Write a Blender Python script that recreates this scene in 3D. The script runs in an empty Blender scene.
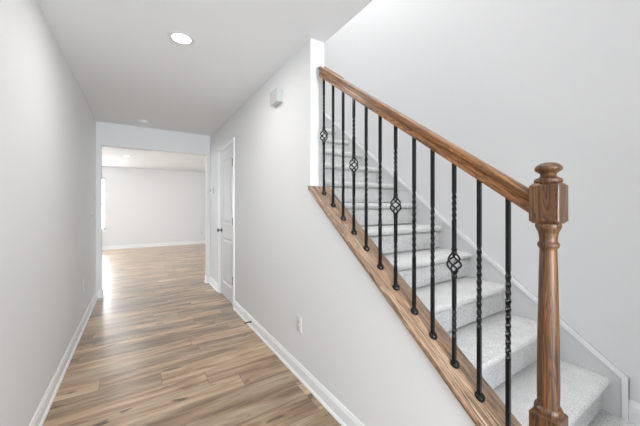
import bpy, bmesh, math, random
from mathutils import Vector, Matrix, Euler
PI = math.pi
S = bpy.context.scene
C = S.collection

# ------------------------------------------------------------------ camera
EYE = 1.265
TOP = 5.2               # height of the stairwell ceiling
cam_d = bpy.data.cameras.new('camera')
cam_d.sensor_width = 36.0
cam_d.lens = 16.0
cam_d.shift_y = -6.5 / 640.0
cam_d.clip_start = 0.05
cam = bpy.data.objects.new('camera', cam_d)
cam.location = (0, 0, EYE)
cam.rotation_euler = (PI / 2, 0, -0.5697)
C.objects.link(cam)
S.camera = cam

# ------------------------------------------------------------------ world and daylight
W = bpy.data.worlds.new('overcast_sky')
S.world = W
W.use_nodes = True
bg = W.node_tree.nodes['Background']
bg.inputs[0].default_value = (0.93, 0.96, 1.0, 1)
bg.inputs[1].default_value = 1.6

def daylight(name, loc, rot, sx, sy, power, col=(1, 1, 1)):
    d = bpy.data.lights.new(name, 'AREA')
    d.shape = 'RECTANGLE'
    d.size = sx
    d.size_y = sy
    d.energy = power
    d.color = col
    o = bpy.data.objects.new(name, d)
    o.location = loc
    o.rotation_euler = rot
    C.objects.link(o)
    return o

COOL = (0.92, 0.965, 1.0)
R_ = math.radians
daylight('daylight_front_entry', (0.26, -3.22, 1.25), (R_(109), 0, 0), 1.4, 2.2, 155, (0.85, 0.935, 1.0))
daylight('daylight_upstairs_landing', (1.5, 1.5, TOP - 0.02), (0, R_(-4), 0), 0.7, 3.4, 65, (0.985, 0.99, 1.0))
daylight('daylight_living_window', (-1.8, 10.62, 1.35), (-PI / 2, 0, 0), 1.9, 1.5, 190, (0.88, 0.95, 1.0))
daylight('daylight_living_patio_door', (-4.12, 7.2, 1.1), (0, R_(-112), 0), 2.1, 2.6, 46, (0.86, 0.94, 1.0))
daylight('fill_living_right', (4.46, 7.2, 1.45), (0, R_(105), 0), 1.5, 3.0, 75, (0.86, 0.94, 1.0))  # added fill to even out the far wall; no window on this side

vs = S.view_settings
vs.view_transform = 'Standard'
vs.look = 'None'
vs.gamma = 1.0
vs.use_curve_mapping = False
vs.exposure = 0.08

# ------------------------------------------------------------------ materials
def srgb(r, g, b):
    f = lambda c: (c / 255 / 12.92) if c / 255 <= 0.04045 else ((c / 255 + 0.055) / 1.055) ** 2.4
    return (f(r), f(g), f(b), 1)

def new_mat(name):
    m = bpy.data.materials.new(name)
    m.use_nodes = True
    nt = m.node_tree
    return m, nt, nt.nodes['Principled BSDF']

def node(nt, t, **kw):
    n = nt.nodes.new(t)
    for k, v in kw.items():
        if isinstance(k, str) and hasattr(n, k):
            setattr(n, k, v)
    return n

def coords(nt, scale=(1, 1, 1), rot=(0, 0, 0), loc=(0, 0, 0)):
    tc = nt.nodes.new('ShaderNodeTexCoord')
    mp = nt.nodes.new('ShaderNodeMapping')
    mp.inputs['Scale'].default_value = scale
    mp.inputs['Rotation'].default_value = rot
    mp.inputs['Location'].default_value = loc
    nt.links.new(tc.outputs['Object'], mp.inputs['Vector'])
    return mp.outputs[0]

def noise(nt, vec, scale, detail=4, rough=0.55, dist=0.0, w=None):
    n = nt.nodes.new('ShaderNodeTexNoise')
    if w is not None:
        n.noise_dimensions = '4D'
        nt.links.new(w, n.inputs['W'])
    nt.links.new(vec, n.inputs['Vector'])
    n.inputs['Scale'].default_value = scale
    n.inputs['Detail'].default_value = detail
    n.inputs['Roughness'].default_value = rough
    n.inputs['Distortion'].default_value = dist
    return n.outputs[0]

def ramp(nt, fac, stops):
    r = nt.nodes.new('ShaderNodeValToRGB')
    e = r.color_ramp.elements
    e[0].position, e[0].color = stops[0]
    e[1].position, e[1].color = stops[-1]
    for p, c in stops[1:-1]:
        x = e.new(p)
        x.color = c
    nt.links.new(fac, r.inputs[0])
    return r.outputs[0]

def mix(nt, a, b, fac, mode='MIX'):
    m = nt.nodes.new('ShaderNodeMix')
    m.data_type = 'RGBA'
    m.blend_type = mode
    for sock, v in ((m.inputs[0], fac), (m.inputs[6], a), (m.inputs[7], b)):
        if hasattr(v, 'is_linked'):
            nt.links.new(v, sock)
        else:
            sock.default_value = v
    return m.outputs[2]

def bump(nt, bsdf, h, strength, dist):
    b = nt.nodes.new('ShaderNodeBump')
    b.inputs['Strength'].default_value = strength
    b.inputs['Distance'].default_value = dist
    nt.links.new(h, b.inputs['Height'])
    nt.links.new(b.outputs[0], bsdf.inputs['Normal'])

def paint(name, col, rough=0.7, texture=0.12):
    m, nt, b = new_mat(name)
    b.inputs['Base Color'].default_value = col
    b.inputs['Roughness'].default_value = rough
    if texture:
        bump(nt, b, noise(nt, coords(nt), 260, 3), texture, 0.0006)
    return m

def plain(name, col, rough=0.4, metal=0.0):
    m, nt, b = new_mat(name)
    v = noise(nt, coords(nt), 90, 2)
    dark = tuple(c * 0.9 for c in col[:3]) + (1,)
    nt.links.new(ramp(nt, v, [(0.3, dark), (0.7, col)]), b.inputs['Base Color'])
    b.inputs['Roughness'].default_value = rough
    b.inputs['Metallic'].default_value = metal
    return m

def g(v):
    return (v, v, v, 1)

def oak(name, dark, mid, light, axis='Y', rough=0.35, coat=0.25, seed=0.0):
    """stained oak; the grain runs along the given local axis"""
    m, nt, b = new_mat(name)
    def sc(across, along):
        return {'Y': (across, along, across), 'Z': (across, across, along)}[axis]
    loc = (seed, seed * 1.7, seed * 0.6)
    broad = noise(nt, coords(nt, sc(22, 1.6), loc=loc), 1.6, 3, 0.55, 0.6)
    base = ramp(nt, broad, [(0.32, mid), (0.68, light)])
    # cathedral rings: bands of a slowly varying field
    fld = noise(nt, coords(nt, sc(25, 1.1), loc=loc), 1.0, 2, 0.45, 0.3)
    mul = node(nt, 'ShaderNodeMath', operation='MULTIPLY'); mul.inputs[1].default_value = 36
    nt.links.new(fld, mul.inputs[0])
    fr = node(nt, 'ShaderNodeMath', operation='FRACT')
    nt.links.new(mul.outputs[0], fr.inputs[0])
    ring = ramp(nt, fr.outputs[0], [(0.0, g(0.0)), (0.45, g(0.08)), (0.80, g(1.0)), (0.92, g(0.9)), (1.0, g(0.0))])
    # pores: short dark streaks, denser in the rings
    pores = noise(nt, coords(nt, sc(150, 4.5), loc=loc), 1.0, 4, 0.68)
    pr = ramp(nt, pores, [(0.42, g(1.0)), (0.53, g(0.0))])
    f = mix(nt, mix(nt, pr, g(0), 0.3), g(1), mix(nt, g(0), ring, 0.75))
    c = mix(nt, base, dark, f)
    nt.links.new(c, b.inputs['Base Color'])
    b.inputs['Roughness'].default_value = rough
    b.inputs['Coat Weight'].default_value = coat
    b.inputs['Coat Roughness'].default_value = 0.18
    bump(nt, b, pr, 0.15, -0.0006)
    return m

M = {}
M['wall'] = paint('wall_paint_white', g(0.80))
M['ceiling'] = paint('ceiling_paint_white', (0.86, 0.87, 0.885, 1), 0.85)
M['skirt'] = paint('skirt_paint_pale_grey', g(0.73), 0.6)
M['trim'] = paint('trim_paint_semigloss', g(0.9), 0.32, 0)
M['door'] = paint('door_paint_white', g(0.84), 0.55, 0.03)
M['plastic'] = plain('white_plastic', g(0.80), 0.35)
M['plastic_grey'] = plain('pale_grey_plastic', g(0.7), 0.4)
M['plastic_chime'] = plain('white_plastic_shaded', g(0.56), 0.5)  # whole chime body toned down to carry the shade on its near side
M['slot'] = plain('dark_slot', g(0.05), 0.6)
M['screen'] = plain('dark_display', g(0.16), 0.2)
M['iron'] = plain('satin_black_iron', (0.005, 0.005, 0.0055, 1), 0.2)
M['iron'].node_tree.nodes['Principled BSDF'].inputs['Specular IOR Level'].default_value = 0.35
M['nickel'] = plain('dark_bronze', (0.045, 0.043, 0.04, 1), 0.4, 0.5)
M['knob'] = plain('satin_nickel', (0.22, 0.21, 0.20, 1), 0.35, 0.9)
M['spring'] = plain('dark_steel_spring', (0.07, 0.07, 0.07, 1), 0.4, 0.7)
M['newel'] = oak('oak_newel', srgb(24, 12, 6), srgb(100, 62, 32), srgb(136, 92, 52), 'Z', 0.42, 0.18, 3.1)
M['rail'] = oak('oak_handrail', srgb(38, 20, 9), srgb(150, 94, 48), srgb(196, 138, 83), 'Y', 0.36, 0.2, 7.7)
M['cap'] = oak('oak_cap_board', srgb(54, 38, 29), srgb(178, 139, 108), srgb(208, 174, 144), 'Y', 0.4, 0.15, 1.3)

def carpet_mat():
    m, nt, b = new_mat('grey_speckled_carpet')
    v = coords(nt)
    sp = noise(nt, v, 230, 3, 0.7)
    big = noise(nt, v, 14, 4, 0.6)
    c1 = ramp(nt, sp, [(0.34, srgb(158, 157, 155)), (0.47, srgb(216, 215, 213)), (0.62, srgb(242, 241, 240))])
    c2 = ramp(nt, big, [(0.35, g(0.9)), (0.65, g(1.0))])
    nt.links.new(mix(nt, c1, c2, 1.0, 'MULTIPLY'), b.inputs['Base Color'])
    b.inputs['Roughness'].default_value = 0.95
    b.inputs['Sheen Weight'].default_value = 0.25
    bump(nt, b, noise(nt, v, 260, 3, 0.7), 0.45, 0.004)
    return m
M['carpet'] = carpet_mat()

def floor_mat():
    m, nt, b = new_mat('wood_plank_flooring')
    # planks run across the hall (x), rows 0.165 wide, every row shifted by its own random amount
    tc = nt.nodes.new('ShaderNodeTexCoord')
    sep = nt.nodes.new('ShaderNodeSeparateXYZ')
    nt.links.new(tc.outputs['Object'], sep.inputs[0])
    def mth(op, a, b_=None, c_=None):
        n = nt.nodes.new('ShaderNodeMath')
        n.operation = op
        for i, v in enumerate((a, b_, c_)):
            if v is None:
                continue
            if hasattr(v, 'is_linked'):
                nt.links.new(v, n.inputs[i])
            else:
                n.inputs[i].default_value = v
        return n.outputs[0]
    def white(v):
        n = nt.nodes.new('ShaderNodeTexWhiteNoise')
        n.noise_dimensions = '1D'
        nt.links.new(v, n.inputs['W'])
        return n.outputs['Value']
    ry = mth('DIVIDE', sep.outputs[1], 0.165)
    row = mth('FLOOR', ry)
    fy = mth('FRACT', ry)
    rx = mth('ADD', mth('DIVIDE', sep.outputs[0], 1.22), white(mth('ADD', row, 0.37)))
    colx = mth('FLOOR', rx)
    fx_ = mth('FRACT', rx)
    rnd = white(mth('ADD', mth('MULTIPLY', row, 7.13), mth('MULTIPLY', colx, 3.71)))
    ey = mth('MINIMUM', fy, mth('SUBTRACT', 1.0, fy))
    ex = mth('MINIMUM', fx_, mth('SUBTRACT', 1.0, fx_))
    seam_mask = mth('MAXIMUM', mth('LESS_THAN', ey, 0.010), mth('LESS_THAN', ex, 0.0012))
    w = mth('MULTIPLY', rnd, 37.0)
    # printed strips inside each plank
    strips = noise(nt, coords(nt, (1.5, 12, 1)), 1.0, 4, 0.55, 0.8, w)
    tone = ramp(nt, strips, [(0.27, srgb(104, 75, 50)), (0.40, srgb(164, 130, 96)), (0.53, srgb(207, 175, 139)), (0.70, srgb(234, 209, 177))])
    plank = ramp(nt, rnd, [(0.0, g(0.62)), (0.5, g(0.86)), (1.0, g(1.08))])
    c = mix(nt, tone, plank, 1.0, 'MULTIPLY')
    fine = noise(nt, coords(nt, (2.6, 60, 1)), 1.0, 5, 0.68, 0.5, w)
    fr = ramp(nt, fine, [(0.36, g(0.52)), (0.54, g(1.0))])
    c = mix(nt, c, fr, 0.75, 'MULTIPLY')
    # dark heart streaks and knots
    st = noise(nt, coords(nt, (1.3, 16, 1)), 1.5, 4, 0.65, 1.2, w)
    sm = ramp(nt, st, [(0.31, g(1.0)), (0.38, g(0.0))])
    c = mix(nt, c, srgb(92, 66, 47), mix(nt, g(0), sm, 0.75))
    kn = noise(nt, coords(nt, (4.0, 13, 1)), 1.0, 2, 0.5, 0.4, w)
    km = ramp(nt, kn, [(0.29, g(1.0)), (0.35, g(0.0))])
    c = mix(nt, c, srgb(62, 42, 29), mix(nt, g(0), km, 0.85))
    c = mix(nt, c, srgb(82, 62, 47), mth('MULTIPLY', seam_mask, 0.85))
    nt.links.new(c, b.inputs['Base Color'])
    rr = ramp(nt, fine, [(0.3, g(0.33)), (0.7, g(0.26))])
    nt.links.new(rr, b.inputs['Roughness'])
    b.inputs['Specular IOR Level'].default_value = 0.5
    b.inputs['Coat Weight'].default_value = 0.8
    b.inputs['Coat Roughness'].default_value = 0.38
    bump(nt, b, fine, 0.08, 0.0008)
    return m
M['floor'] = floor_mat()

def emit(name, col, s):
    m, nt, b = new_mat(name)
    b.inputs['Base Color'].default_value = g(0.8)
    b.inputs['Emission Color'].default_value = col
    b.inputs['Emission Strength'].default_value = s
    return m
M['lamp'] = emit('lit_led_lens', (1, 0.98, 0.95, 1), 14)

def glass_mat():
    m, nt, b = new_mat('window_glass')
    b.inputs['Base Color'].default_value = g(1)
    b.inputs['Roughness'].default_value = 0.0
    b.inputs['IOR'].default_value = 1.1
    b.inputs['Transmission Weight'].default_value = 1.0
    return m
M['glass'] = glass_mat()

# ------------------------------------------------------------------ mesh helpers
def obj(name, bm, mat, parent=None, smooth=None, loc=None):
    bmesh.ops.recalc_face_normals(bm, faces=bm.faces)
    me = bpy.data.meshes.new(name)
    bm.to_mesh(me)
    bm.free()
    me.materials.append(M[mat])
    o = bpy.data.objects.new(name, me)
    C.objects.link(o)
    if parent:
        o.parent = parent
    if loc:
        o.location = loc
    if smooth is not None:
        me.shade_smooth()
        me.set_sharp_from_angle(angle=math.radians(smooth))
    return o

def box(bm, x0, x1, y0, y1, z0, z1, bev=0.0, seg=2):
    t = bmesh.new()
    bmesh.ops.create_cube(t, size=1)
    for v in t.verts:
        v.co = Vector(((x0 + x1) / 2 + v.co.x * (x1 - x0), (y0 + y1) / 2 + v.co.y * (y1 - y0), (z0 + z1) / 2 + v.co.z * (z1 - z0)))
    if bev:
        bmesh.ops.bevel(t, geom=list(t.edges), offset=bev, segments=seg, affect='EDGES', profile=0.5)
    join(bm, t)
    return bm

def join(bm, t, mat=None):
    if mat is not None:
        t.transform(mat)
    me = bpy.data.meshes.new('tmp')
    t.to_mesh(me)
    t.free()
    bm.from_mesh(me)
    bpy.data.meshes.remove(me)

def prism_x(bm, poly, x0, x1):
    """extrude a (y, z) outline from x0 to x1"""
    a = [bm.verts.new((x0, y, z)) for y, z in poly]
    b = [bm.verts.new((x1, y, z)) for y, z in poly]
    n = len(poly)
    fa = bm.faces.new(a)
    fb = bm.faces.new(b[::-1])
    for i in range(n):
        bm.faces.new((a[i], b[i], b[(i + 1) % n], a[(i + 1) % n]))
    for f in (fa, fb):
        f.normal_update()
    bmesh.ops.triangulate(bm, faces=[fa, fb])
    return bm

def prism_y(bm, poly, y0, y1):
    """extrude an (x, z) outline from y0 to y1"""
    a = [bm.verts.new((x, y0, z)) for x, z in poly]
    b = [bm.verts.new((x, y1, z)) for x, z in poly]
    n = len(poly)
    fs = [bm.faces.new(a), bm.faces.new(b[::-1])]
    for i in range(n):
        bm.faces.new((a[i], b[i], b[(i + 1) % n], a[(i + 1) % n]))
    for f in fs:
        f.normal_update()
    bmesh.ops.triangulate(bm, faces=fs)
    return bm

def lathe(bm, prof, seg=32, mat=None):
    t = bmesh.new()
    rings = []
    for r, z in prof:
        if r < 1e-6:
            rings.append([t.verts.new((0, 0, z))])
        else:
            rings.append([t.verts.new((r * math.cos(2 * PI * k / seg), r * math.sin(2 * PI * k / seg), z)) for k in range(seg)])
    for A, B in zip(rings, rings[1:]):
        for k in range(seg):
            k2 = (k + 1) % seg
            if len(A) == 1 and len(B) == 1:
                continue
            if len(A) == 1:
                t.faces.new((A[0], B[k], B[k2]))
            elif len(B) == 1:
                t.faces.new((A[k], B[0], A[k2]))
            else:
                t.faces.new((A[k], B[k], B[k2], A[k2]))
    for R in (rings[0], rings[-1]):
        if len(R) > 1:
            t.faces.new(R)
    join(bm, t, mat)
    return bm

def tube(bm, pts, r, seg=8):
    pts = [Vector(p) for p in pts]
    rings = []
    ref = Vector((0.3, 0.9, 0.2))
    for i, p in enumerate(pts):
        d = (pts[min(i + 1, len(pts) - 1)] - pts[max(i - 1, 0)]).normalized()
        u = d.cross(ref).normalized()
        v = d.cross(u)
        rings.append([bm.verts.new(p + (u * math.cos(2 * PI * k / seg) + v * math.sin(2 * PI * k / seg)) * r) for k in range(seg)])
    for A, B in zip(rings, rings[1:]):
        for k in range(seg):
            bm.faces.new((A[k], B[k], B[(k + 1) % seg], A[(k + 1) % seg]))
    bm.faces.new(rings[0])
    bm.faces.new(rings[-1][::-1])
    return bm

def empty(name, loc=(0, 0, 0), rot=(0, 0, 0)):
    o = bpy.data.objects.new(name, None)
    o.empty_display_size = 0.1
    o.location = loc
    o.rotation_euler = rot
    C.objects.link(o)
    return o

def tag(o, label, cat, group=None):
    o['label'] = label
    o['category'] = cat
    if group:
        o['group'] = group
    return o

def struct(o):
    o['kind'] = 'structure'
    return o

# ------------------------------------------------------------------ dimensions
H = 2.44
XL = -0.487            # hall face of the left wall
XR, XR2 = 1.014, 1.129 # right wall faces
YB, YB2 = 4.968, 5.09  # wall with the wide opening
YE = 1.706             # end of the full-height right wall
XS = 2.095             # stair-side outer wall
YF = 10.38             # far wall of the living room
YFRONT = -3.2
RISE, RUN, YN = 0.1845, 0.2431, 0.430
SL = 0.7588
capbot = lambda y: 0.083 + SL * y

# ------------------------------------------------------------------ setting
fl = struct(obj('floor', box(bmesh.new(), -4.2, 4.6, YFRONT - 0.1, YF + 0.1, -0.12, 0.0), 'floor'))

struct(obj('wall_left', box(bmesh.new(), XL - 0.115, XL, YFRONT, YB, 0, H), 'wall'))

poly = [(0.402, 0), (0.402, capbot(0.402)), (YE, capbot(YE)), (YE, H), (YB, H), (YB, 0),
        (4.299, 0), (4.299, 2.068), (3.592, 2.068), (3.592, 0)]
struct(obj('wall_right', prism_x(bmesh.new(), poly, XR, XR2), 'wall'))

bm = bmesh.new()
OX0, OX1, OZ = -0.428, 0.962, 2.118
prism_y(bm, [(-4.1, 0), (OX0, 0), (OX0, OZ), (OX1, OZ), (OX1, 0), (4.5, 0), (4.5, H), (-4.1, H)], YB, YB2)
struct(obj('wall_back', bm, 'wall'))

struct(obj('wall_stair', box(bmesh.new(), XS, XS + 0.115, YFRONT, YB, 0, TOP), 'wall'))
struct(obj('wall_upper_hall', box(bmesh.new(), XR, XR2, YFRONT, YB, H + 0.3, TOP), 'wall'))
struct(obj('wall_upper_back', box(bmesh.new(), XR, XS + 0.115, YB, YB2, H + 0.0005, TOP), 'wall'))
bm = bmesh.new()
box(bm, XL - 0.115, -0.44, YFRONT - 0.1, YFRONT, 0, H)
box(bm, 0.96, XR2, YFRONT - 0.1, YFRONT, 0, H)
box(bm, -0.44, 0.96, YFRONT - 0.1, YFRONT, 2.36, H)
struct(obj('wall_front', bm, 'wall'))
YL = -0.75             # near edge of the landing
struct(obj('wall_landing_light_block', box(bmesh.new(), XR, XS, YL - 0.115, YL, 0, TOP), 'wall'))  # unseen wall added to keep entry light off the stair wall
struct(obj('wall_return_light_block', box(bmesh.new(), XR, XR2, YL, -0.42, RISE + 0.001, H), 'wall'))  # unseen stub added so less entry light reaches the risers
struct(obj('wall_entry_right', prism_x(bmesh.new(), [(YFRONT, 0), (YL - 0.115, 0), (YL - 0.115, H), (YFRONT, H)], XR, XR2), 'wall'))
WX0, WX1, WZ0, WZ1 = -2.75, -0.79, 0.58, 2.10
bm = bmesh.new()
box(bm, -4.1, WX0, YF, YF + 0.12, 0, H)
box(bm, WX1, 4.5, YF, YF + 0.12, 0, H)
box(bm, WX0, WX1, YF, YF + 0.12, 0, WZ0)
box(bm, WX0, WX1, YF, YF + 0.12, WZ1, H)
struct(obj('wall_far', bm, 'wall'))
bm = bmesh.new()
box(bm, -4.2, -4.1, YB2, 6.25, 0, H)
box(bm, -4.2, -4.1, 8.95, YF + 0.12, 0, H)
box(bm, -4.2, -4.1, 6.25, 8.95, 2.16, H)
struct(obj('wall_living_left', bm, 'wall'))
struct(obj('wall_living_right', box(bmesh.new(), 4.5, 4.6, YB2, YF + 0.12, 0, H), 'wall'))

struct(obj('ceiling', box(bmesh.new(), XL - 0.115, XR2, YFRONT - 0.1, YB2, H, H + 0.3), 'ceiling'))
struct(obj('ceiling_living', box(bmesh.new(), -4.2, 4.6, YB2, YF + 0.12, H, H + 0.15), 'ceiling'))
struct(obj('ceiling_stairwell', box(bmesh.new(), XR, XS + 0.115, YFRONT - 0.1, YB2, TOP, TOP + 0.1), 'ceiling'))

# baseboards: board with an eased top, and a shoe moulding at the foot
def base_profile(h=0.102):
    return [(0, 0), (0.024, 0), (0.024, 0.006), (0.021, 0.013), (0.0125, 0.019), (0.0125, h - 0.022), (0.009, h - 0.014),
            (0.007, h - 0.004), (0.004, h), (0, h)]

def baseboard(name, p0, p1, normal, z=0.0, parent=None, shoe=True):
    """run a baseboard from p0 to p1 (x, y), projecting along normal"""
    bm = bmesh.new()
    prof = base_profile()
    if not shoe:
        prof = [(0, 0), (0.0125, 0)] + prof[5:]
    n = Vector((normal[0], normal[1], 0))
    A = [bm.verts.new(Vector((p0[0], p0[1], z + h)) + n * d) for d, h in prof]
    B = [bm.verts.new(Vector((p1[0], p1[1], z + h)) + n * d) for d, h in prof]
    k = len(prof)
    bm.faces.new(A)
    bm.faces.new(B[::-1])
    for i in range(k):
        bm.faces.new((A[i], B[i], B[(i + 1) % k], A[(i + 1) % k]))
    return struct(obj(name, bm, 'trim', parent))

baseboard('baseboard_left', (XL, YFRONT), (XL, YB), (1, 0))
baseboard('baseboard_right', (XR, 0.405), (XR, 3.53), (-1, 0))
baseboard('baseboard_right', (XR, 4.361), (XR, YB), (-1, 0))
baseboard('baseboard_back', (XL, YB), (OX0 + 0.012, YB), (0, -1))
baseboard('baseboard_back', (OX1 - 0.012, YB), (XR, YB), (0, -1))
baseboard('baseboard_opening', (OX0, YB), (OX0, YB2), (1, 0))
baseboard('baseboard_opening', (OX1, YB), (OX1, YB2), (-1, 0))
baseboard('baseboard_far', (-4.1, YF), (4.5, YF), (0, -1))
baseboard('baseboard_stair', (XS, YL), (XS, 0.368), (-1, 0), RISE, shoe=False)

# window_1 of the living room: frame with a centre mullion and two panes
wt = struct(empty('window_1', ((WX0 + WX1) / 2, YF + 0.06, WZ0)))
hw = (WX1 - WX0) / 2
hh = WZ1 - WZ0
bm = bmesh.new()
box(bm, -hw, -hw + 0.045, -0.03, 0.03, 0, hh)
box(bm, hw - 0.045, hw, -0.03, 0.03, 0, hh)
box(bm, -hw, hw, -0.03, 0.03, 0, 0.045)
box(bm, -hw, hw, -0.03, 0.03, hh - 0.045, hh)
box(bm, -0.045, 0.045, -0.03, 0.03, 0, hh)
for a, b_ in ((-hw, -0.045), (0.045, hw)):
    box(bm, a, b_, -0.025, 0.02, hh / 2 - 0.02, hh / 2 + 0.02)
struct(obj('window_frame', bm, 'trim', wt))
for a, b_ in ((-hw + 0.045, -0.045), (0.045, hw - 0.045)):
    struct(obj('window_pane', box(bmesh.new(), a, b_, 0.0, 0.006, 0.045, hh - 0.045), 'glass', wt))
struct(obj('window_sill', box(bmesh.new(), -hw - 0.03, hw + 0.03, -0.085, -0.0605, -0.02, 0.0, 0.004), 'trim', wt))

# closet door in the right wall
DY0, DY1, DZ = 3.592, 4.299, 2.068
dr = struct(empty('door_1', (XR, (DY0 + DY1) / 2, 0)))
dm = (DY0 + DY1) / 2
w2 = (DY1 - DY0) / 2
bm = bmesh.new()   # jamb lining
box(bm, 0.0, 0.114, -w2, -w2 + 0.016, 0, DZ)
box(bm, 0.0, 0.114, w2 - 0.016, w2, 0, DZ)
box(bm, 0.0, 0.114, -w2, w2, DZ - 0.016, DZ)
struct(obj('door_jamb', bm, 'trim', dr))
bm = bmesh.new()   # casing with a stepped face
for (a, b_, z0, z1) in ((-w2 - 0.054, -w2 + 0.006, 0, DZ + 0.054), (w2 - 0.006, w2 + 0.054, 0, DZ + 0.054), (-w2 + 0.006, w2 - 0.006, DZ - 0.006, DZ + 0.054)):
    box(bm, -0.011, 0.0, a, b_, z0, z1, 0.002, 1)
for (a, b_, z0, z1) in ((-w2 - 0.054, -w2 - 0.03, 0, DZ + 0.054), (w2 + 0.03, w2 + 0.054, 0, DZ + 0.054), (-w2 - 0.03, w2 + 0.03, DZ + 0.03, DZ + 0.054)):
    box(bm, -0.018, -0.010, a, b_, z0, z1, 0.003, 2)
struct(obj('door_casing', bm, 'trim', dr))
# slab with two recessed and raised panels
s0, s1, zb, zt = -w2 + 0.019, w2 - 0.019, 0.012, DZ - 0.019
fx, bx = 0.006, 0.041
holes = [(s0 + 0.105, s1 - 0.105, 0.20, 0.83), (s0 + 0.105, s1 - 0.105, 1.02, zt - 0.12)]
bm = bmesh.new()
box(bm, fx + 0.010, bx, s0, s1, zb, zt)
box(bm, fx, fx + 0.0105, s0, s0 + 0.105, zb, zt)
box(bm, fx, fx + 0.0105, s1 - 0.105, s1, zb, zt)
for z0, z1 in ((zb, 0.20), (0.83, 1.02), (zt - 0.12, zt)):
    box(bm, fx, fx + 0.0105, s0 + 0.105, s1 - 0.105, z0, z1)
for a, b_, z0, z1 in holes:
    # sloped moulding round the opening and a raised field
    o_ = [(a, z0), (b_, z0), (b_, z1), (a, z1)]
    i_ = [(a + 0.014, z0 + 0.014), (b_ - 0.014, z0 + 0.014), (b_ - 0.014, z1 - 0.014), (a + 0.014, z1 - 0.014)]
    O = [bm.verts.new((fx, y, z)) for y, z in o_]
    I = [bm.verts.new((fx + 0.0099, y, z)) for y, z in i_]
    for k in range(4):
        bm.faces.new((O[k], O[(k + 1) % 4], I[(k + 1) % 4], I[k]))
    t = bmesh.new()
    e = 0.03
    P = [(fx + 0.0099, a + e, z0 + e), (fx + 0.0099, b_ - e, z0 + e), (fx + 0.0099, b_ - e, z1 - e), (fx + 0.0099, a + e, z1 - e)]
    e2 = 0.055
    Q = [(fx + 0.003, a + e2, z0 + e2), (fx + 0.003, b_ - e2, z0 + e2), (fx + 0.003, b_ - e2, z1 - e2), (fx + 0.003, a + e2, z1 - e2)]
    Pv = [bm.verts.new(p) for p in P]
    Qv = [bm.verts.new(p) for p in Q]
    bm.faces.new(Qv)
    for k in range(4):
        bm.faces.new((Pv[k], Pv[(k + 1) % 4], Qv[(k + 1) % 4], Qv[k]))
    t.free()
struct(obj('door_slab', bm, 'door', dr))
for z in (0.33, 1.075, 1.825):
    bm = bmesh.new()
    lathe(bm, [(0.0, -0.050), (0.0105, -0.050), (0.0105, 0.050), (0.0, 0.050)], 12, Matrix.Translation((-0.004, s0 - 0.001, z)))
    box(bm, fx - 0.0015, fx + 0.002, s0 + 0.001, s0 + 0.02, z - 0.044, z + 0.044)
    struct(obj('door_hinge', bm, 'nickel', dr, 40))
bm = bmesh.new()
RX = Matrix.Translation((fx, s1 - 0.06, 0.925)) @ Matrix.Rotation(-PI / 2, 4, 'Y')
lathe(bm, [(0, -0.002), (0.032, -0.002), (0.032, 0.005), (0.026, 0.010), (0.012, 0.013), (0.011, 0.034), (0.020, 0.040),
           (0.0275, 0.050), (0.026, 0.060), (0.017, 0.066), (0, 0.067)], 28, RX)
struct(obj('door_knob', bm, 'knob', dr, 40))

# ------------------------------------------------------------------ staircase
NS = 15
st = tag(empty('staircase', (0, 0, 0)), 'light grey carpeted staircase rising behind the black iron balusters', 'stairs')
bm = bmesh.new()
plan = [(1.0, YL + 0.001), (XS - 0.0005, YL + 0.001), (XS - 0.0005, YN + 0.0535), (XR2 + 0.001, YN + 0.0535), (XR2 + 0.001, 0.4005), (1.0, 0.4005)]
lo = [bm.verts.new((x, y, 0.0)) for x, y in plan]
hi = [bm.verts.new((x, y, RISE)) for x, y in plan]
for i in range(6):
    bm.faces.new((lo[i], lo[(i + 1) % 6], hi[(i + 1) % 6], hi[i]))
caps = [bm.faces.new(lo[::-1]), bm.faces.new(hi)]
for f in caps:
    f.normal_update()
bmesh.ops.triangulate(bm, faces=caps)
obj('landing', bm, 'carpet', st, 40)
X0s, X1s = XR2 + 0.001, XS - 0.0145
for k in range(2, NS + 1):
    yn = YN + (k - 2) * RUN
    zt = k * RISE
    zb = (k - 1) * RISE
    yr = yn + 0.034
    r = 0.020
    prof = [(yr + 0.020, zb - 0.02), (yr + 0.020, zb + 0.002), (yr, zb + 0.013), (yr, zt - 2 * r - 0.014), (yr + 0.016, zt - 2 * r - 0.005), (yr + 0.014, zt - 2 * r + 0.0), (yn + r, zt - 2 * r + 0.0005)]
    for i in range(0, 9):
        a = -PI / 2 - PI * i / 8
        prof.append((yn + r + r * math.cos(a), zt - r + r * math.sin(a)))
    back = yr + RUN + 0.0195 if k < NS else YB - 0.002
    prof += [(yn + 0.09, zt + 0.001), (back, zt), (back, zb - 0.02)]
    bm = bmesh.new()
    n = len(prof)
    nx = 6
    xs = [X0s, X0s + 0.25, X0s + 0.5, X1s - 0.02, X1s - 0.006, X1s]
    rows = []
    for j, x in enumerate(xs):
        ins = (0, 0, 0, 0, 0.002, 0.008)[j]
        row = []
        for (y, z) in prof:
            yy, zz = y, z
            if y < yr - 0.002:           # soften the end of the nosing beside the skirt
                yy = y + ins
                zz = z - ins * 0.25 if z > zt - r else z
            row.append(bm.verts.new((x, yy, zz)))
        rows.append(row)
    for A, B in zip(rows, rows[1:]):
        for i in range(n):
            bm.faces.new((A[i], B[i], B[(i + 1) % n], A[(i + 1) % n]))
    bm.faces.new(rows[0])
    bm.faces.new(rows[-1][::-1])
    obj('step', bm, 'carpet', st, 38)

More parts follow.
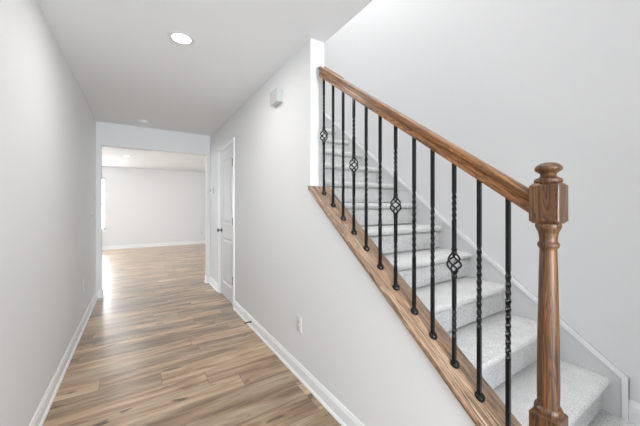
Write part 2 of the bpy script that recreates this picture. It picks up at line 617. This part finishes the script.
# skirt board on the outer wall, with a raised moulding along its top and down its end
sk = lambda y: 0.396 + 0.7588 * (y - 0.363)
ye = 0.368
yt = 3.9
bm = bmesh.new()
prism_x(bm, [(ye, RISE), (ye, sk(ye)), (yt, sk(yt)), (yt, sk(yt) - 0.5), (ye + 0.28, RISE)], XS - 0.014, XS - 0.0002)
skb = obj('skirt_board', bm, 'skirt', st)
bm = bmesh.new()
cs = 1 / math.cos(math.atan(SL))
th = 0.022 * cs
prism_x(bm, [(ye, RISE), (ye, sk(ye)), (yt, sk(yt)), (yt, sk(yt) - th), (ye + 0.022, sk(ye + 0.022) - th), (ye + 0.022, RISE)], XS - 0.026, XS - 0.0002)
obj('skirt_moulding', bm, 'trim', skb)

# ------------------------------------------------------------------ railing on the knee wall
def sloped(prof, x, y0, z0, slope, ya, yb, name, mat, parent, smooth=30):
    """sweep an (across, up) profile along the slope through (x, y0, z0); ends are cut plumb at ya and yb"""
    th = math.atan(slope)
    c, s = math.cos(th), math.sin(th)
    bm = bmesh.new()
    rows = []
    for yy in (ya, yb):
        rows.append([bm.verts.new((a, (yy - y0 + h * s) / c, h)) for a, h in prof])
    n = len(prof)
    A, B = rows
    for i in range(n):
        bm.faces.new((A[i], B[i], B[(i + 1) % n], A[(i + 1) % n]))
    bm.faces.new(A)
    bm.faces.new(B[::-1])
    o = obj(name, bm, mat, parent, smooth)
    o.location = (x, y0, z0)
    o.rotation_euler = (th, 0, 0)
    return o

XB = 1.076
NX, NY = 1.072, 0.361
rl = tag(empty('stair_railing', (XB, NY, 0)), 'stained oak and black iron railing along the sloping white knee wall', 'railing')
PI_ = rl.matrix_basis.copy()
def under(o):
    """parent to the railing keeping the world position"""
    o.parent = rl
    o.location = Vector(o.location) - Vector((XB, NY, 0))
    return o

# cap board with eased edges
cw0, cw1, cth = -0.083, 0.097, 0.025
e = 0.004
capprof = [(cw0 + e, 0), (cw1 - e, 0), (cw1, e), (cw1, cth - e), (cw1 - e, cth), (cw0 + e, cth), (cw0, cth - e), (cw0, e)]
cap = under(sloped(capprof, XB, NY, capbot(NY) + 0.0008, SL, NY + 0.043, YE, 'cap_board', 'cap', None, 50))
captop = lambda y: capbot(y) + 0.0008 + cth * cs

# handrail: colonial profile
RS = 0.735
railbot = lambda y: 1.290 + RS * (y - 0.470)
hp = [(0.021, 0.0), (0.022, 0.004), (0.022, 0.014), (0.017, 0.019), (0.017, 0.025), (0.0215, 0.030), (0.0265, 0.033), (0.0275, 0.038),
      (0.026, 0.044), (0.022, 0.049), (0.012, 0.0525), (0.0, 0.0535)]
hp = [(a, h * 1.13) for a, h in hp]
railprof = hp + [(-a, h) for a, h in hp[-2::-1]]
rail = under(sloped(railprof, XB, NY, railbot(NY), RS, NY + 0.041, YE - 0.045, 'handrail', 'rail', None, 35))

# newel post: square blocks, turned shaft, mushroom finial
nw = under(empty('newel_post', (NX, NY, 0)))
hwid = 0.0385
def block(bm, z0, z1, ch_top, ch_bot):
    """square block with chamfered corners and edges"""
    k = hwid
    c = 0.0028
    t = bmesh.new()
    def ring(z, kk, cc):
        p = [(kk, -kk + cc), (kk, kk - cc), (kk - cc, kk), (-kk + cc, kk), (-kk, kk - cc), (-kk, -kk + cc), (-kk + cc, -kk), (kk - cc, -kk)]
        return [t.verts.new((x, y, z)) for x, y in p]
    R = []
    if ch_bot:
        R.append(ring(z0, k - ch_bot, c))
        R.append(ring(z0 + ch_bot, k, c))
    else:
        R.append(ring(z0, k, c))
    if ch_top:
        R.append(ring(z1 - ch_top, k, c))
        R.append(ring(z1, k - ch_top, c))
    else:
        R.append(ring(z1, k, c))
    for A, B in zip(R, R[1:]):
        for i in range(8):
            t.faces.new((A[i], B[i], B[(i + 1) % 8], A[(i + 1) % 8]))
    t.faces.new(R[0])
    t.faces.new(R[-1][::-1])
    join(bm, t)
    return bm
obj('lower_block', block(bmesh.new(), RISE, 0.634, 0.010, 0), 'newel', nw)
obj('upper_block', block(bmesh.new(), 1.213, 1.337, 0.008, 0.008), 'newel', nw)
shaft = [(0.0, 0.628), (0.0342, 0.628), (0.0365, 0.634), (0.0365, 0.642), (0.0333, 0.649), (0.0281, 0.653), (0.0281, 0.66), (0.0289, 0.70),
         (0.0289, 0.76), (0.0278, 0.86), (0.0258, 0.96), (0.0239, 1.06), (0.0220, 1.128), (0.0220, 1.134), (0.0249, 1.138), (0.0278, 1.143),
         (0.0282, 1.148), (0.0266, 1.153), (0.0232, 1.157), (0.0228, 1.163), (0.0241, 1.176), (0.0266, 1.187), (0.0303, 1.195),
         (0.0320, 1.199), (0.0332, 1.204), (0.0328, 1.211), (0.0299, 1.215), (0.0, 1.216)]
obj('turned_shaft', lathe(bmesh.new(), shaft, 40), 'newel', nw, 40)
fin = [(0.0, 1.335), (0.0307, 1.335), (0.0353, 1.339), (0.0365, 1.344), (0.0353, 1.349), (0.0291, 1.353), (0.0224, 1.357), (0.0199, 1.362),
       (0.0212, 1.367), (0.0274, 1.372), (0.0332, 1.376), (0.0353, 1.381), (0.0340, 1.387), (0.0282, 1.394), (0.0183, 1.399), (0.0083, 1.401), (0.0, 1.4015)]
obj('finial', lathe(bmesh.new(), fin, 40), 'newel', nw, 40)

# iron balusters
HB = 0.0064
def bar_section(bm, z0, z1, twists, hb=HB):
    """square bar from z0 to z1; twists = [(za, zb, turns)]"""
    zs = {z0, z1}
    for za, zb, n in twists:
        N = int(abs(n) * 24)
        for i in range(N + 1):
            zs.add(za + (zb - za) * i / N)
    zs = sorted(zs)
    def ang(z):
        a = 0.0
        for za, zb, n in twists:
            a += n * 2 * PI * min(1, max(0, (z - za) / (zb - za)))
        return a
    rings = []
    for z in zs:
        a = ang(z)
        rings.append([bm.verts.new((hb * math.sqrt(2) * math.cos(a + PI / 4 + k * PI / 2), hb * math.sqrt(2) * math.sin(a + PI / 4 + k * PI / 2), z)) for k in range(4)])
    for A, B in zip(rings, rings[1:]):
        for k in range(4):
            bm.faces.new((A[k], B[k], B[(k + 1) % 4], A[(k + 1) % 4]))
    bm.faces.new(rings[0])
    bm.faces.new(rings[-1][::-1])

SPOTS = [1.631, 1.521, 1.413, 1.309, 1.201, 1.092, 0.985, 0.873, 0.775, 0.675, 0.575, 0.476]
th = math.atan(SL)
for i in range(12):
    y = SPOTS[i]
    zb0 = captop(y)
    zt0 = railbot(y) + 0.006
    L = zt0 - zb0
    zc = (zt0 - zb0) / 2
    basket = i in (0, 3, 6, 9)
    bm = bmesh.new()
    if basket:
        bar_section(bm, 0, zc - 0.037, [(zc - 0.30, zc - 0.18, -1.25)])
        bar_section(bm, zc + 0.037, L, [(zc + 0.165, zc + 0.285, -1.25)])
    else:
        bar_section(bm, 0, L, [(zc - 0.155, zc + 0.155, -2.75)])
    bl = under(obj('baluster', bm, 'iron', None))
    bl.location = Vector((XB, y, zb0)) - Vector((XB, NY, 0))
    if basket:
        bm = bmesh.new()
        for q in range(4):
            pts = []
            for j in range(17):
                t = j / 16
                r = 0.004 + 0.0225 * math.sin(PI * t) ** 0.85
                a = q * PI / 2 + 0.4 - t * PI * 1.15
                pts.append((r * math.cos(a), r * math.sin(a), zc - 0.040 + 0.080 * t))
            tube(bm, pts, 0.0040, 6)
        obj('basket', bm, 'iron', bl, 60)
        for s in (-1, 1):
            cm = [(0.0, -0.011), (0.0105, -0.011), (0.0128, -0.008), (0.0100, -0.004), (0.0100, 0.004), (0.0128, 0.008), (0.0105, 0.011), (0, 0.011)]
            obj('collar', lathe(bmesh.new(), cm, 16), 'iron', bl, 50, (0, 0, zc + s * 0.047))
    # slanted shoe sitting on the cap board
    sm = [(0.0, 0.0), (0.0185, 0.0), (0.0195, 0.003), (0.0185, 0.008), (0.0150, 0.013), (0.0125, 0.016), (0.0, 0.017)]
    sh = obj('shoe', lathe(bmesh.new(), sm, 24, Matrix.Rotation(th, 4, 'X')), 'iron', bl, 40)

# second handrail on the stair side of the full-height wall
hr = empty('wall_handrail', (1.200, 1.585, 2.111))
tag(hr, 'short visible end of brown handrail mounted on stair side of wall, beyond the main rail', 'handrail')
prof2 = [(0.014 * math.cos(a), 0.036 + 0.009 * math.sin(a)) for a in [2 * PI * k / 16 for k in range(16)]]
o = sloped(prof2, 0, 0, 0, SL, 0.0, 1.6, 'rail', 'rail', hr, 60)
for yy in (0.32, 1.3):
    bm = bmesh.new()
    z = yy * SL
    tube(bm, [(0, yy, z + 0.032), (0, yy, z - 0.03), (-0.02, yy, z - 0.055), (-0.064, yy, z - 0.06)], 0.006, 8)
    box(bm, -0.066, -0.061, yy - 0.02, yy + 0.02, z - 0.09, z - 0.03)
    obj('bracket', bm, 'nickel', hr, 50)

# ------------------------------------------------------------------ ceiling fittings
def downlight(x, y, r, label, power):
    t = tag(empty('recessed_light', (x, y, H)), label, 'ceiling light', None)
    ring = [(r * 0.65, -0.002), (r * 0.69, -0.007), (r * 0.9, -0.006), (r, -0.001), (r, 0.0)]
    bm = bmesh.new()
    seg = 48
    rows = [[bm.verts.new((rr * math.cos(2 * PI * k / seg), rr * math.sin(2 * PI * k / seg), z)) for k in range(seg)] for rr, z in ring]
    for A, B in zip(rows, rows[1:]):
        for k in range(seg):
            bm.faces.new((A[k], B[k], B[(k + 1) % seg], A[(k + 1) % seg]))
    obj('trim_ring', bm, 'plastic', t, 40)
    bm = lathe(bmesh.new(), [(0, -0.004), (r * 0.66, -0.004), (r * 0.66, -0.0005), (0, -0.0005)], 48)
    obj('lens', bm, 'lamp', t)
    d = bpy.data.lights.new('downlight_glow', 'AREA')
    d.shape = 'DISK'
    d.size = r * 1.4
    d.energy = power
    d.color = (1, 0.97, 0.93)
    lo = bpy.data.objects.new('downlight_glow', d)
    lo.location = (x, y, H - 0.012)
    C.objects.link(lo)
    return t
downlight(0.257, 2.191, 0.088, 'lit round recessed light in the hall ceiling', 7.5)
downlight(-0.221, 8.0, 0.088, 'lit round recessed light in the ceiling of the room beyond the opening', 7)

t = tag(empty('smoke_detector', (0.06, 4.62, H)), 'round white smoke detector on hall ceiling near the opening', 'smoke detector')
obj('base', lathe(bmesh.new(), [(0, 0), (0.072, 0), (0.072, -0.010), (0.068, -0.012), (0, -0.012)], 40), 'plastic', t, 40)
obj('cover', lathe(bmesh.new(), [(0, -0.012), (0.064, -0.012), (0.062, -0.026), (0.05, -0.034), (0.02, -0.036), (0, -0.036)], 40), 'plastic', t, 40)

# ------------------------------------------------------------------ wall fittings (local +X points out of the wall)
def outlet(loc, rz, label, group=None):
    t = tag(empty('wall_outlet', loc, (0, 0, rz)), label, 'outlet', group)
    obj('cover_plate', box(bmesh.new(), 0, 0.006, -0.035, 0.035, -0.058, 0.058, 0.002, 2), 'plastic', t, 40)
    for s in (-1, 1):
        f = obj('socket', box(bmesh.new(), 0.0055, 0.0085, -0.0165, 0.0165, s * 0.0205 - 0.0145, s * 0.0205 + 0.0145, 0.002, 2), 'plastic_grey', t, 40)
        bm = bmesh.new()
        box(bm, 0.0075, 0.009, -0.0075, -0.0055, s * 0.0205 - 0.001, s * 0.0205 + 0.008)
        box(bm, 0.0075, 0.009, 0.0055, 0.0075, s * 0.0205 - 0.001, s * 0.0205 + 0.008)
        box(bm, 0.0075, 0.009, -0.0022, 0.0022, s * 0.0205 - 0.010, s * 0.0205 - 0.006)
        obj('slots', bm, 'slot', f)
    return t
outlet((XR, 1.864, 0.392), PI, 'white wall outlet low on the right wall below the stair railing')
outlet((XL, 3.93, 0.424), 0, 'white wall outlet low on the left hall wall')
outlet((1.844, YF, 0.36), -PI / 2, 'small white wall outlet low on far wall of room beyond the opening')

t = tag(empty('light_switch', (XL, 4.52, 1.14)), 'white light switch on the left hall wall beside the opening', 'light switch')
obj('cover_plate', box(bmesh.new(), 0, 0.006, -0.058, 0.058, -0.058, 0.058, 0.002, 2), 'plastic', t, 40)
for s in (-1, 1):
    obj('rocker', box(bmesh.new(), 0.0055, 0.0095, s * 0.023 - 0.0165, s * 0.023 + 0.0165, -0.033, 0.033, 0.002, 2), 'plastic_grey', t, 40)

t = tag(empty('thermostat', (XR, 4.796, 1.52), (0, 0, PI)), 'small thermostat with grey display on wall between door and opening', 'thermostat')
obj('body', box(bmesh.new(), 0, 0.024, -0.06, 0.06, -0.045, 0.045, 0.006, 3), 'plastic', t, 40)
obj('display', box(bmesh.new(), 0.0235, 0.0255, -0.035, 0.035, -0.02, 0.03), 'screen', t)

t = tag(empty('door_chime', (XR, 2.232, 2.19), (0, 0, PI)), 'white box door chime high on the right wall near the ceiling', 'door chime')
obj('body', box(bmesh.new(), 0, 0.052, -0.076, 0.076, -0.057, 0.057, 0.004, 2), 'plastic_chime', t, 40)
bm = bmesh.new()
for k in range(5):
    box(bm, 0.010 + k * 0.007, 0.0135 + k * 0.007, -0.05, 0.05, -0.0575, -0.0565)
obj('sound_slots', bm, 'plastic_grey', t)

# spring door stop screwed to the baseboard
t = tag(empty('door_stop', (XR - 0.0125, 2.905, 0.055), (0, 0, PI)), 'dark spring door stop sticking out of baseboard past the closet door', 'door stop')
bm = bmesh.new()
lathe(bm, [(0, 0), (0.011, 0), (0.010, 0.006), (0.006, 0.009), (0, 0.009)], 16, Matrix.Rotation(PI / 2, 4, 'Y'))
obj('base', bm, 'spring', t, 40)
pts = []
for i in range(12 * 12 + 1):
    a = i / 12 * 2 * PI
    pts.append((0.008 + 0.052 * i / 144, 0.005 * math.cos(a), 0.005 * math.sin(a)))
obj('spring', tube(bmesh.new(), pts, 0.0018, 5), 'spring', t, 60)
obj('tip', lathe(bmesh.new(), [(0, 0.058), (0.0075, 0.058), (0.008, 0.064), (0.0065, 0.070), (0, 0.071)], 16, Matrix.Rotation(PI / 2, 4, 'Y')), 'slot', t, 40)
